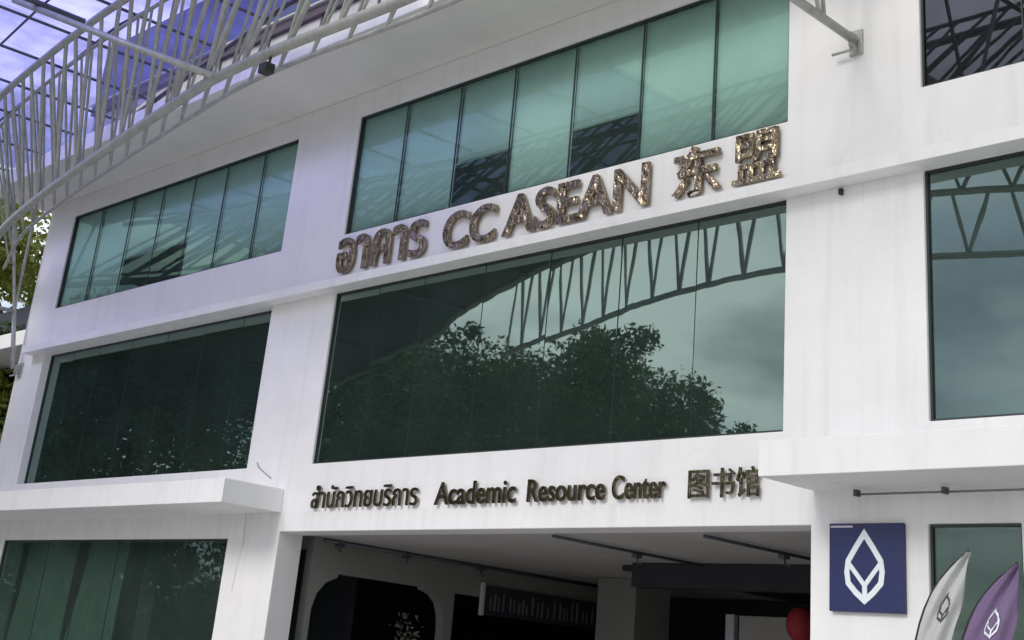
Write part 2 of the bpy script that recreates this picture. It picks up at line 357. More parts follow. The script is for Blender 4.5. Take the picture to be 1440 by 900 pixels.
# office furniture silhouettes seen through the lower panes: ceiling light troughs
# ---- windows
def pane(parent, x0, x1, z0, z1, y, m, j=.0):
    bm = bmesh.new(); t = .008
    add_box(bm, (x0, y, z0), (x1, y + t, z1))
    o = bm_obj('pane', bm, m, parent)
    # each pane sits a hair out of plumb, which breaks up the reflections
    cx, cz = (x0 + x1) / 2, (z0 + z1) / 2
    a, c = random.uniform(-.0035, .0035), random.uniform(-.0035, .0035)
    M = Matrix.Translation((cx, y, cz)) @ Matrix.Rotation(a, 4, 'X') @ Matrix.Rotation(c, 4, 'Z') @ Matrix.Translation((-cx, -y, -cz))
    o.data.transform(M); return o
def window(x0, x1, z0, z1, joints, upper, blinds=None, half=(), dark=False, y=.07, w=.026):
    bm = bmesh.new()
    add_box(bm, (x0, y - .03, z0), (x0 + w, y + .05, z1)); add_box(bm, (x1 - w, y - .03, z0), (x1, y + .05, z1))
    add_box(bm, (x0 + w, y - .03, z0), (x1 - w, y + .05, z0 + w)); add_box(bm, (x0 + w, y - .03, z1 - w), (x1 - w, y + .05, z1))
    fr = bm_obj('window', bm, DARKALU, B)
    e = [x0 + w] + joints + [x1 - w]; low = z1 < 3.6
    g = .018 if upper else .006
    for i, (a, b) in enumerate(zip(e, e[1:])):
        pane(fr, a + g / 2, b - g / 2, z0 + w, z1 - w, y, (GLASSD if dark else GLASSU) if upper else (GLASSG if low else GLASS))
        if i:
            box('joint', (a - g / 2, y - .006, z0 + w), (a + g / 2, y + .012, z1 - w), SILICONE, fr)
        if upper and not dark:
            zb = z0 + .78 if i in half else z0 + .045
            bmb = bmesh.new(); nseg = 14; yb = y + .05
            gg = .016
            for k in range(nseg + 1):
                xx = a + gg + (b - a - 2 * gg) * k / nseg; yy = yb + .006 * math.sin(k * 1.7 + i)
                v1 = bmb.verts.new((xx, yy, zb)); v2 = bmb.verts.new((xx, yy, z1 - .02))
                if k: bmb.faces.new((pv1, v1, v2, pv2))
                pv1, pv2 = v1, v2
            bo = bm_obj('blind', bmb, BLIND, fr, True)
            so_ = bo.modifiers.new('s', 'SOLIDIFY'); so_.thickness = .003
            box('blind_bar', (a + gg, yb - .012, zb - .03), (b - gg, yb + .014, zb - .002), BLINDBAR, fr)
    return fr
J1 = [-17.58, -16.22, -14.96, -13.66, -12.33, -11.04]
window(*BAYS[0], 8.27, 10.40, [-28.1, -26.75, -25.5, -24.27, -23.08, -21.80], True, half=(2, 3))
window(*BAYS[1], 8.27, 10.40, J1, True, half=(2, 4))
window(*BAYS[2], 8.27, 10.40, [x + 10.84 for x in J1], True, dark=True)
window(*BAYS[3], 8.27, 10.40, [x + 21.6 for x in J1], True, dark=True)
JL = [-17.7, -16.58, -15.2, -13.84, -12.5, -11.2]
window(*BAYS[0], 4.52, 7.268, [x - 10.6 for x in JL], False, y=.2)
window(*BAYS[1], 4.52, 7.268, JL, False)
window(*BAYS[2], 4.52, 7.268, [-5.6, -3.9, -2.3, -.6], False)
window(*BAYS[3], 4.52, 7.268, [x + 21.6 for x in JL], False)
window(-29.35, -20.88, .5, 3.40, [-27.4, -25.9, -24.6, -22.9], False)
window(-8.0, -7.0, .05, 3.50, [], False); window(-6.8, -5.8, .05, 3.50, [], False)
window(-5.4, -1, .05, 3.50, [-3.2], False); window(2.9, 11.9, .05, 3.5, [5.9, 8.9], False)
box('window_sill_wall', (-29.345, .01, .0), (-20.885, .3, .498), WHITE, B)
# column and curtains behind the ground-floor glass, left
box('inner_column', (-24.75, .75, 0), (-24.2, 1.2, 4.09), LOBBYW, B)
box('inner_partition', (-22.9, 2.4, 0), (-20.6, 2.55, 4.09), DARKIN, B)
def curtain(x0, x1, z0, z1, y, amp, n, drift):
    bm = bmesh.new(); rows = []
    for r_ in range(9):
        f = r_ / 8; z = z1 + (z0 - z1) * f; row = []
        for k in range(n * 8 + 1):
            u = k / (n * 8)
            x = x0 + (x1 - x0) * u + drift * f * math.sin(2.2 * u + 1) * (1 - u * .3)
            yy = y + amp * math.sin(k * 2 * math.pi / 8 + .7 * math.sin(5 * u)) * (.5 + f * .7) + .03 * math.sin(9 * u + 4 * f)
            row.append(bm.verts.new((x, yy, z)))
        rows.append(row)
    for a, b in zip(rows, rows[1:]):
        for k in range(len(a) - 1): bm.faces.new((a[k], a[k + 1], b[k + 1], b[k]))
    o = bm_obj('curtain', bm, CURT, B, True); o.modifiers.new('s', 'SOLIDIFY').thickness = .004
curtain(-29.2, -27.0, .1, 3.95, .55, .07, 9, -.5)
curtain(-26.6, -25.1, .1, 3.95, .6, .06, 7, -.9)

# ---- entrance lobby
def poly_wall_x(name, outer, holes, X, t, m, parent):
    """wall in the YZ plane at X built of strips round rounded openings"""
    bm = bmesh.new()
    y0, y1, z0, z1 = outer
    ys = sorted(set([y0, y1] + [y for h in holes for y, _ in h['pts']]))
    for a, b in zip(ys, ys[1:]):
        ym = (a + b) / 2; top = None
        for h in holes:
            ps = h['pts']
            if ps[0][0] < ym < ps[-1][0]:
                def zt(y):
                    for (ya, za_), (yb, zb_) in zip(ps, ps[1:]):
                        if ya <= y <= yb: return za_ + (zb_ - za_) * (y - ya) / max(yb - ya, 1e-6)
                top = (zt(a + 1e-7), zt(b - 1e-7))
        lo = top or (z0, z0)
        vs = [(a, lo[0]), (b, lo[1]), (b, z1), (a, z1)]
        f1 = [bm.verts.new((X, y, z)) for y, z in vs]; f2 = [bm.verts.new((X - t, y, z)) for y, z in vs]
        bm.faces.new(f1); bm.faces.new(f2[::-1])
        bm.faces.new((f1[0], f1[1], f2[1], f2[0])); bm.faces.new((f1[2], f1[3], f2[3], f2[2]))
        for i, j in ((1, 2), (3, 0)): bm.faces.new((f1[i], f1[j], f2[j], f2[i]))
    bmesh.ops.remove_doubles(bm, verts=bm.verts, dist=1e-5)
    return bm_obj(name, bm, m, parent)
arch = [(.86, 0), (.861, 2.45), (.93, 2.68), (1.08, 2.86), (1.3, 2.96), (1.31, 3.02), (3.12, 3.02), (3.14, 2.98), (3.35, 2.93), (3.52, 2.80), (3.6, 2.62), (3.63, 2.4), (3.631, 0)]
op2 = [(3.83, 0), (3.831, 3.0), (10.5, 3.0), (10.501, 0)]
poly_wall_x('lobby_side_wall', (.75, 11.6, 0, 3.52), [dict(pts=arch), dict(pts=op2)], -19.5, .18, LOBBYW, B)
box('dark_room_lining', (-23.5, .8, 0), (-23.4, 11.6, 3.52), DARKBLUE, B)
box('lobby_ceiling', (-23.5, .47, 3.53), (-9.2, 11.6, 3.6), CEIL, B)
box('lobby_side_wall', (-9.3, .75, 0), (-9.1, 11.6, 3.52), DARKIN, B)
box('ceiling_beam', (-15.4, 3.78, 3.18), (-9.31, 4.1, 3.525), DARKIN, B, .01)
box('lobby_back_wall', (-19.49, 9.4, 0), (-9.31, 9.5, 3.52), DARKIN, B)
box('ceiling_shade_panel', (-15.9, 4.11, 3.44), (-9.31, 9.39, 3.525), DARKBLUE, B)  # near-black panel paints in the ceiling dimming away behind the beam
box('lobby_column', (-18.2, 6.0, 0), (-17.3, 6.9, 3.525), LOBBYW, B, .012)
box('lobby_floor', (-23.5, .47, .001), (-9.31, 9.4, .02), mat('lobby_tile', (.22, .21, .2), .35), B)
# conduits on the lobby ceiling
for cx, y0, y1 in ((-13.95, .62, 3.7), (-11.45, .7, 2.95), (-19.42, .9, 8.0)):
    c = tube('ceiling_conduit', [(cx, y0, 3.49), (cx, y1, 3.49)], .022 if cx > -19 else .03, STEELD, B)
    for yy in ((2.28,) if cx > -19 else (1.2, 2.6, 4.3)):
        bm = bmesh.new(); add_box(bm, (cx - .05, yy - .06, 3.42), (cx + .05, yy + .06, 3.47), .005)
        bm_obj('junction_box', bm, STEELD, c)
        tube('drop', [(cx, yy, 3.47), (cx + .02, yy, 3.36), (cx + .12, yy - .03, 3.34)], .012, STEELD, c)

# ---- projecting canopies over the ground floor
def canopy(x0, x1, d, z0, z1):
    c = box('entrance_canopy', (x0, -d, z0), (x1, -.001, z1), WHITE2, B, .01)
    return c
canopy(-30.6, -19.45, 1.12, 3.79, 4.15)
canopy(-9.38, XR, .97, 3.855, 4.22)
c = tube('soffit_conduit', [(-8.72, -.16, 3.78), (-2, -.16, 3.78)], .012, ALU, B)
for x in (-8.72, -7.7, -6.5):
    box('conduit_clip', (x - .02, -.20, 3.76), (x + .02, -.12, 3.826), STEELD, c)
# small fixings and a crack line on the face
box('wall_anchor', (-9.03, -.05, 7.17), (-8.99, -.001, 7.24), BLACKP, B)
tube('cable_crack_line', [(-20.33, -.02, 4.60), (-20.25, -.035, 4.52), (-20.05, -.03, 4.42), (-19.85, -.02, 4.33)], .006, STEELD, B, 6)
tube('cable_crack_line', [(-20.42, -.012, 3.78), (-20.38, -.02, 3.3), (-20.46, -.02, 2.85), (-20.50, -.012, 2.6)], .003, STEEL, B, 6)  # crack and drip line on the plaster, modelled as a thin tube

# ---- neighbouring wing beyond the left corner
Wg = tag(empty('side_wing', (-36, 2, 0)), 'dark set back wing with a white ledge beyond the left corner', 'building')
Wg.location = (0, 0, 0)
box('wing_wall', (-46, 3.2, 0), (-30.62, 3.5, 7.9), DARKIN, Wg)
box('wing_ledge', (-46, .9, 8.02), (-30.62, 3.4, 8.38), WHITE, Wg, .01)
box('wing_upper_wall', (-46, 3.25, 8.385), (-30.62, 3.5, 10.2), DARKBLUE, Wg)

# ------------------------------------------------------------------ lettering
FC = {}
def glyph_mesh(txt, depth, offset, bevel):
    cu = bpy.data.curves.new('t', 'FONT'); cu.body = txt; cu.size = 1; cu.extrude = depth; cu.offset = offset; cu.bevel_depth = bevel; cu.resolution_u = 5; cu.bevel_resolution = 1
    o = bpy.data.objects.new('t', cu); COL.objects.link(o)
    dg = bpy.context.evaluated_depsgraph_get(); dg.update()
    me = bpy.data.meshes.new_from_object(o.evaluated_get(dg)); bpy.data.objects.remove(o); bpy.data.curves.remove(cu)
    return me
def mesh_x(me):
    if not len(me.vertices): return (0, 0)
    co = np.empty(len(me.vertices) * 3, 'f'); me.vertices.foreach_get('co', co); co = co.reshape(-1, 3)
    return co[:, 0].min(), co[:, 0].max()
def mesh_y(me):
    co = np.empty(len(me.vertices) * 3, 'f'); me.vertices.foreach_get('co', co); co = co.reshape(-1, 3)
    return co[:, 1].min(), co[:, 1].max()
def letters(clusters, x0, x1, z0, z1, y, depth, m, parent, offset=.01, bevel=.004, ref=None, gap=None, jitter=0):
    """one mesh per letter, line scaled to fill x0..x1 and the reference height z0..z1"""
    px = []; pre = ''
    bar = mesh_x(glyph_mesh('|', 0, 0, 0))[1]
    for c in clusters:
        px.append(mesh_x(glyph_mesh(pre + c + '|', 0, 0, 0))[1] - bar); pre += c
    ms = [glyph_mesh(c, .5, offset, bevel) if c.strip() else None for c in clusters]
    st = [0] + px[:-1]
    if gap is not None:            # even spacing for wide scripts
        st = [i * gap for i in range(len(clusters))]
    lo = min(st[i] + mesh_x(me)[0] for i, me in enumerate(ms) if me); hi = max(st[i] + mesh_x(me)[1] for i, me in enumerate(ms) if me)
    r_ = glyph_mesh(ref or ''.join(clusters), 0, 0, 0); yl, yh = mesh_y(r_)
    sx = (x1 - x0) / (hi - lo); sz = (z1 - z0) / (yh - yl)
    obs = []
    for i, me in enumerate(ms):
        if not me: continue
        co = np.empty(len(me.vertices) * 3, 'f'); me.vertices.foreach_get('co', co); co = co.reshape(-1, 3)
        nx = x0 + (co[:, 0] + st[i] - lo) * sx; nz = z0 + (co[:, 1] - yl) * sz; tz = co[:, 2]
        ny = y - depth / 2 - tz * depth
        if jitter:
            ny = ny - 0
        me.vertices.foreach_set('co', np.stack([nx, ny, nz], 1).astype('f').ravel()); me.update()
        obs.append(link('letter', me, m, parent))
    return obs
S1 = tag(empty('mirror_gold_sign'), 'large crinkled mirror gold letters reading อาคาร CC ASEAN 东盟 on the upper band', 'sign')
YF = -.035
letters(['อ', 'า', 'ค', 'า', 'ร'], -18.80, -16.52, 7.57, 8.14, YF, .06, GOLD, S1, offset=.010, bevel=.008, ref='อาคาร')
letters(['C', 'C'], -16.10, -14.93, 7.56, 8.12, YF, .06, GOLD, S1, offset=.013, bevel=.008)
letters(['A', 'S', 'E', 'A', 'N'], -14.76, -11.96, 7.57, 8.15, YF, .06, GOLD, S1, offset=.013, bevel=.008)
letters(['东'], -11.54, -10.76, 7.54, 8.20, YF, .06, GOLD, S1, offset=.013, bevel=.008)
letters(['盟'], -10.56, -9.84, 7.55, 8.20, YF, .06, GOLD, S1, offset=.004, bevel=.006)
S2 = tag(empty('bronze_sign'), 'small bronze letters reading สำนักวิทยบริการ Academic Resource Center 图书馆 above the entrance', 'sign')
letters(['สำ', 'นั', 'ก', 'วิ', 'ท', 'ย', 'บ', 'ริ', 'ก', 'า', 'ร'], -18.60, -16.04, 3.83, 4.07, YF, .03, BRONZE, S2, offset=.004, bevel=.003, ref='กวทยบรการ')
letters(list('Academic'), -15.66, -14.02, 3.825, 4.125, YF, .03, BRONZE, S2, offset=.009, bevel=.003)
letters(list('Resource'), -13.80, -12.42, 3.825, 4.105, YF, .03, BRONZE, S2, offset=.009, bevel=.003)
letters(list('Center'), -12.30, -11.44, 3.825, 4.105, YF, .03, BRONZE, S2, offset=.009, bevel=.003)
letters(['图', '书', '馆'], -11.09, -10.06, 3.81, 4.14, YF, .03, BRONZE, S2, offset=.004, bevel=.003)

# ------------------------------------------------------------------ navy logo board
def ribbon(bm, pts, w, y0, y1, closed=False):
    """flat stroke of width w along pts in XZ"""
    P = [Vector((x, z)) for x, z in pts]; n = len(P); Ls, Rs = [], []
    for i in range(n):
        if closed: a, b = P[i - 1], P[(i + 1) % n]
        else: a, b = P[max(i - 1, 0)], P[min(i + 1, n - 1)]
        d1 = (P[i] - a).normalized() if (P[i] - a).length > 0 else (b - P[i]).normalized()
        d2 = (b - P[i]).normalized() if (b - P[i]).length > 0 else d1
        n1_ = Vector((-d1.y, d1.x)); n2_ = Vector((-d2.y, d2.x)); m_ = (n1_ + n2_).normalized(); k = min(1 / max(m_.dot(n1_), .45), 2)
        Ls.append(P[i] + m_ * w / 2 * k); Rs.append(P[i] - m_ * w / 2 * k)
    F = []
    for y in (y0, y1):
        F.append(([bm.verts.new((p.x, y, p.y)) for p in Ls], [bm.verts.new((p.x, y, p.y)) for p in Rs]))
    rng_ = range(n if closed else n - 1)
    for i in rng_:
        j = (i + 1) % n
        for l_, r_ in F: bm.faces.new((l_[i], l_[j], r_[j], r_[i]))
        for s in (0, 1): bm.faces.new((F[0][s][i], F[0][s][j], F[1][s][j], F[1][s][i]))
    if not closed:
        for i in (0, n - 1): bm.faces.new((F[0][0][i], F[0][1][i], F[1][1][i], F[1][0][i]))
def leaf_logo(bm, cx, cz, s, w, y0, y1):
    O = [(0, .205), (.06, .125), (.115, .045), (.125, -.02), (.115, -.085), (.06, -.14), (0, -.185), (-.06, -.14), (-.115, -.085), (-.125, -.02), (-.115, .045), (-.06, .125)]
    O = [(x, z) for x, z in O]
    fine = []
    for i in range(len(O)):
        a = O[i]; b = O[(i + 1) % len(O)]; fine += [a, ((a[0] + b[0]) / 2, (a[1] + b[1]) / 2)]
    ribbon(bm, [(cx + x * s, cz + z * s) for x, z in fine], w, y0, y1, True)
    d = (y1 - y0) * .15
    ribbon(bm, [(cx - .108 * s, cz + .025 * s), (cx - .05 * s, cz - .04 * s), (cx, cz - .098 * s)], w * .8, y0 + d, y1)
    ribbon(bm, [(cx + .108 * s, cz + .025 * s), (cx + .05 * s, cz - .04 * s), (cx, cz - .098 * s)], w * .8, y0 + d * 2, y1)
    ribbon(bm, [(cx, cz - .09 * s), (cx, cz - .17 * s)], w * .95, y0 + d * 3, y1)
NB = tag(empty('navy_logo_board'), 'square navy blue board with a white outlined lotus bud logo beside the entrance', 'sign')
box('board', (-9.13, -.06, 2.635), (-8.25, -.002, 3.505), NAVY, NB, .006)
bm = bmesh.new(); leaf_logo(bm, -8.70, 3.055, 1.68, .06, -.068, -.059); bm_obj('logo', bm, LOGO, NB)
box('header_strip', (-9.11, -.065, 3.462), (-8.84, -.0595, 3.482), mat('pale_strip', (.55, .5, .62), .5), NB)
box('header_strip', (-8.83, -.064, 3.470), (-8.72, -.0595, 3.486), mat('maroon_strip', (.09, .02, .09), .5), NB)

# ------------------------------------------------------------------ feather flags
def flag(name, tip, lean, m, logo_m, label):
    """tall feather flag: bowed pole, cloth hanging off its bow, logo near the top"""
    f = empty(name, (0, 0, 0)); tag(f, label, 'flag', 'feather flags by the right doorway')
    tx, ty, tz = tip
    H = 3.0
    # pole: straight up from the base then bowing to the right tip
    edge_x = lambda z: tx - lean * (1 - math.exp(-(tz - z) / .42))
    slant = .27 if m is FLAGW else .13
    cut_x = lambda z: tx + .015 - slant * min(tz - z, .9) + .02 * math.sin(5 * z)
    pole = []
    for k in range(25):
        u = k / 24; z = .05 + (tz - .05) * u
        x = edge_x(z)
        pole.append(Vector((x, ty, z)))
    P = tube('pole', pole, [.018 - .010 * k / 24 for k in range(25)], BLACKP, f)
    box('base', (tx - lean - .22, ty - .22, 0.001), (tx - lean + .22, ty + .22, .05), BLACKP, f, .01)
    bm = bmesh.new(); rows = []; N = 40; K = 22
    xr = tx + .02
    for i in range(N + 1):
        u = i / N; z = .55 + (tz - .02 - .55) * u
        xl = edge_x(z); xe = cut_x(z)
        row = []
        for k in range(K + 1):
            v = k / K
            x = xl + (max(xe, xl + .004) - xl) * v
            yy = ty + (.05 * math.sin(v * 9 - u * 17 + tx) + .03 * math.sin(v * 22 - u * 31) + .012 * math.sin(v * 47 - u * 40)) * min(1, 3 * v) * (1 - u * .55)
            row.append(bm.verts.new((x, yy, z)))
        rows.append(row)
    for a, b in zip(rows, rows[1:]):
        for k in range(K): bm.faces.new((a[k], a[k + 1], b[k + 1], b[k]))
    c = bm_obj('cloth', bm, m, f, True); c.modifiers.new('s', 'SOLIDIFY').thickness = .002
    # logo printed on the cloth: drape the same stroke over the folds
    bm = bmesh.new(); leaf_logo(bm, 0, 0, .62, .018, -.004, -.002)
    bmesh.ops.subdivide_edges(bm, edges=bm.edges, cuts=2)
    cx, cz = (edge_x(tz - .5) + cut_x(tz - .5)) / 2 + .02, tz - .50
    for vtx in bm.verts:
        z = cz + vtx.co.z; u = (z - .55) / (tz - .57); xl = edge_x(z); xe = cut_x(z)
        x = cx + vtx.co.x * .85 + vtx.co.z * .25; v = (x - xl) / max(xe - xl, .01)
        yy = ty + (.05 * math.sin(v * 9 - u * 17 + tx) + .03 * math.sin(v * 22 - u * 31) + .012 * math.sin(v * 47 - u * 40)) * min(1, 3 * v) * (1 - u * .55)
        vtx.co = Vector((x, yy - .006 + vtx.co.y, z))
    bm_obj('logo', bm, logo_m, f)
    return f
flag('feather_flag', (-6.92, -1.1, 3.11), .66, FLAGW, mat('grey_print', (.08, .08, .09), .8), 'creased white feather flag with a dark bud logo by the right doorway')
flag('feather_flag', (-6.38, -1.25, 2.99), .70, FLAGP, LOGO, 'purple feather flag with a white bud logo by the right doorway')

# ------------------------------------------------------------------ things in the lobby
HS = tag(empty('dim_wall_sign'), 'dim dark sign with unreadable raised strokes deep in the lobby', 'sign')
box('panel', (-19.495, 4.45, 2.72), (-19.44, 8.6, 3.2), mat('dim_sign_face', (.03, .03, .04), .5), HS)
box('end_strip', (-19.495, 4.40, 2.70), (-19.41, 4.448, 3.24), mat('sign_edge', (.5, .5, .48), .5), HS)
yy = 4.6
while yy < 8.4:
    w_ = random.uniform(.02, .05); h_ = random.uniform(.16, .34)
    box('stroke', (-19.439, yy, 2.8), (-19.425, yy + w_, 2.8 + h_), mat('dim_stroke', (.13, .13, .15), .5), HS)
    yy += random.uniform(.09, .17)
NB2 = tag(empty('notice_board'), 'plain grey notice board standing in the dark lobby', 'board')
box('panel', (-15.05, 5.98, 1.2), (-13.3, 6.02, 2.99), mat('grey_board', (.34, .33, .31), .7), NB2)
box('edge_frame', (-15.30, 5.95, .3), (-15.13, 6.05, 3.0), mat('board_edge', (.45, .46, .5), .5), NB2)
for x in (-15.0, -13.4): tube('leg', [(x, 6.0, .02), (x, 6.0, 1.2)], .02, ALU, NB2)
RB = tag(empty('red_balloon'), 'red balloon at the right side of the dark lobby', 'balloon')
bm = bmesh.new()
bmesh.ops.create_uvsphere(bm, u_segments=20, v_segments=14, radius=.22, matrix=Matrix.Translation((-13.52, 5.5, 2.86)) @ Matrix.Diagonal((1, 1, 1.22, 1)))
for v in bm.verts:
    if v.co.z < 2.72: v.co.x = -13.52 + (v.co.x + 13.52) * (1 - (2.72 - v.co.z) * 1.2); v.co.y = 5.5 + (v.co.y - 5.5) * (1 - (2.72 - v.co.z) * 1.2)
bm_obj('skin', bm, RED, RB, True)
tube('string', [(-13.52, 5.5, 2.6), (-13.5, 5.52, 2.0), (-13.53, 5.5, 1.3), (-13.5, 5.52, .05)], .004, LOGO, RB, 6)
CL = tag(empty('ceiling_fan_light'), 'small white fitting hanging under the lobby beam at the right', 'lamp')
box('housing', (-11.50, 3.2, 3.26), (-11.15, 3.42, 3.32), mat('white_plastic', (.7, .7, .68), .4), CL, .01)
tube('rod', [(-11.3, 3.3, 3.53), (-11.3, 3.3, 3.31)], .01, STEELD, CL)
box('blade', (-11.75, 3.27, 3.30), (-11.52, 3.36, 3.315), mat('white_plastic', (.7, .7, .68), .4), CL)

# ------------------------------------------------------------------ steel canopy ring
K = tag(empty('steel_ring_canopy'), 'curved steel lattice canopy with blue translucent roof sheets bracketed to the facade', 'canopy')
ZB, ZT, ZR = 9.35, 11.2, 11.42
bot = catmull([(x, y, ZB) for x, y in [(-31.5, -.9), (-28.7, -1.85), (-26.7, -2.32), (-24.5, -2.72), (-22.3, -3.06), (-20.3, -3.36), (-18.7, -3.58), (-17.2, -3.76), (-15.4, -3.80), (-12.8, -3.72), (-9, -3.8), (-4, -3.7), (1, -3.3), (7, -2.3), (11, -1.2)]])
top = catmull([(x, y, ZT) for x, y in [(-31.5, -2.1), (-28.5, -3.05), (-25.8, -3.6), (-23.2, -3.94), (-21.5, -4.12), (-20, -4.24), (-17, -4.34), (-12.8, -4.3), (-4, -4.2), (1, -3.8), (7, -2.8), (11, -1.7)]])
inn = lambda c, d, dz=0: [Vector((p.x, p.y + d, p.z + dz)) for p in c]
botI, topI = inn(bot, .45, .03), inn(top, .45)
tube('bottom_chord', bot, .08, STEEL, K, 10); tube('bottom_chord', botI, .035, STEEL, K)
tube('top_chord', top, .065, STEEL, K, 10); tube('top_chord', topI, .035, STEEL, K)
tube('diagonal_brace', [(-17.16, -3.83, ZB), (-19.45, -4.52, 10.35), (-21.55, -5.34, 11.3)], .055, STEEL, K)
def webs(c0, c1, x0, x1, step, r, off=0):
    x = x0
    while x < x1:
        a = by_x(c0, x); b = by_x(c1, x + step * .34 + off); d = by_x(c1, x + step * .72 + off); e = by_x(c0, x + step)
        tube('web_strut', [a, b], r, STEEL, K, 6); tube('web_strut', [d, e], r, STEEL, K, 6)
        x += step
webs(bot, top, -31, 0, 1.12, .036, 1.75)
webs(botI, topI, -30.6, -8, .8, .024, 1.9)
# roof: radial purlins, arc rails and sheets
inner_y = lambda x: -1.15 - max(0, (x + 26) * .155) if x < -18 else -2.4
outer_y = lambda x: -7.3
PX = [-30.6, -28.75, -26.9, -25.3, -23.7, -22.1, -20.4, -18.7, -17.0, -15.4]
for x in PX:
    tube('purlin', [(x, inner_y(x) + .1, ZR - .08), (x, outer_y(x), ZR - .08)], .026, STEELD, K, 6)
for yo in (-3.75, -5.0, -6.2, -7.3):
    pts = [(x, max(yo, yo + (0 if x > -21 else (-21 - x) * .13)), ZR - .15) for x in np.linspace(-30.6, -15.4, 26)]
    tube('arc_rail', pts, .024, STEELD, K, 6)
for a, b in zip(PX, PX[1:]):
    bm = bmesh.new(); n = 12; r0 = None
    for i in range(n + 1):
        f = i / n
        va = bm.verts.new((a + .003, inner_y(a) + (outer_y(a) - inner_y(a)) * f, ZR + .03 * math.sin(i * 1.0)))
        vb = bm.verts.new((b - .003, inner_y(b) + (outer_y(b) - inner_y(b)) * f, ZR + .03 * math.sin(i * 1.0)))
        if r0: bm.faces.new((r0[0], r0[1], vb, va))
        r0 = (va, vb)
    bm_obj('roof_sheet', bm, SHEET, K)
tube('gutter', [(x, inner_y(x) + .1, ZR - .02) for x in np.linspace(-30.6, -15.4, 30)], .05, mat('gutter_paint', (.06, .04, .09), .5), K)
RP = [(-62, -22), (-48, -18.5), (-40, -16.2), (-34, -14.2), (-30.8, -12.5), (-27.1, -11.0), (-24.3, -9.95), (-22.2, -9.3), (-20.0, -8.5), (-18, -8.1), (-15.8, -7.95), (-13.2, -8.5), (-11, -9.3), (-7, -10.4), (-2, -11)]
rim = catmull([(x, y, 11.25) for x, y in RP]); bot2 = catmull([(x, y, 9.4) for x, y in RP])
omid = [Vector((p.x, p.y, 10.6)) for p in rim if p.x > -14.4]
tube('outer_rim', rim, .09, STEEL, K); tube('outer_chord', [p for p in bot2 if p.x > -27], .065, STEEL, K); tube('outer_middle_chord', omid, .07, STEEL, K)
webs(bot2, rim, -26.6, -14.5, .98, .04); webs(bot2, omid, -14.4, -3, .95, .04); webs(omid, rim, -14.2, -3, .8, .04)
bm = bmesh.new(); pv = None
for p in rim:
    q = bm.verts.new((p.x, p.y, 11.3)); q2 = bm.verts.new((p.x, p.y, 11.42)); yi = -7.5 if p.x < -23 else p.y + 1.0 + .6 * max(0, -22 - p.x)
    w = bm.verts.new((p.x, yi, 11.3)); w2 = bm.verts.new((p.x, yi, 11.42))
    if pv:
        bm.faces.new((pv[0], q, w, pv[2])); bm.faces.new((pv[1], pv[3], w2, q2)); bm.faces.new((pv[0], pv[1], q2, q)); bm.faces.new((pv[2], w, w2, pv[3]))
    pv = (q, q2, w, w2)
bm_obj('roof_deck', bm, DECK, K)
for x in (-50, -43, -36.5, -30, -25.5, -21, -16.5, -12, -7.5):
    p = by_x(rim, x); tube('rafter', [(x, -4.3, 11.15), (x, p.y, 11.2)], .05, STEELD, K, 6)
# brackets and radial ties to the facade
def bracket(x, z):
    b = box('wall_bracket', (x - .09, -.03, z - .16), (x + .09, -.002, z + .16), STEEL, K, .004)
    box('gusset', (x - .012, -.16, z - .10), (x + .012, -.031, z + .10), STEEL, b)
    tube('bolt_rod', [(x - .28, -.10, z - .12), (x + .06, -.10, z - .12)], .018, STEEL, b)
    return b
bracket(-8.8, 9.05)
tube('radial_tie', [(-8.8, -.06, 9.07), (-8.8, -3.8, 9.3)], .055, STEEL, K)
for a, b in (((-8.8, -.66, 9.1), (-8.8, -.95, 11.1)), ((-8.8, -.74, 9.1), (-8.8, -1.5, 11.1)), ((-8.8, -2.4, 9.1), (-8.8, -1.7, 11.1)), ((-8.8, -2.5, 9.1), (-8.8, -3.3, 11.1))):
    tube('web_strut', [a, b], .03, STEEL, K, 6)
tube('radial_tie', [(-8.8, -1.72, 11.1), (-8.8, -4.3, 11.15)], .04, STEEL, K)
bracket(-30.36, 7.0)
tube('post', [(-30.36, -.2, 7.0), (-30.6, -.36, 8.29)], .05, STEEL, K)
tube('radial_tie', [(-30.6, -.36, 8.27), (-30.6, -1.9, 8.27)], .045, STEEL, K)
tube('web_strut', [(-30.6, -.36, 8.28), (-30.6, -.98, 10.84)], .035, STEEL, K, 6)
tube('web_strut', [(-30.6, -.36, 8.28), (-30.6, -.40, 10.84)], .035, STEEL, K, 6)
# cluster lamp hung on the chord
FL = tag(empty('hanging_floodlight'), 'small black weathered floodlight hung under the curved truss', 'lamp')
tube('yoke', [(-15.7, -3.8, 9.28), (-15.72, -3.8, 9.15)], .02, BLACKP, FL)
box('head', (-15.82, -3.9, 9.03), (-15.64, -3.74, 9.17), BLACKP, FL, .01)

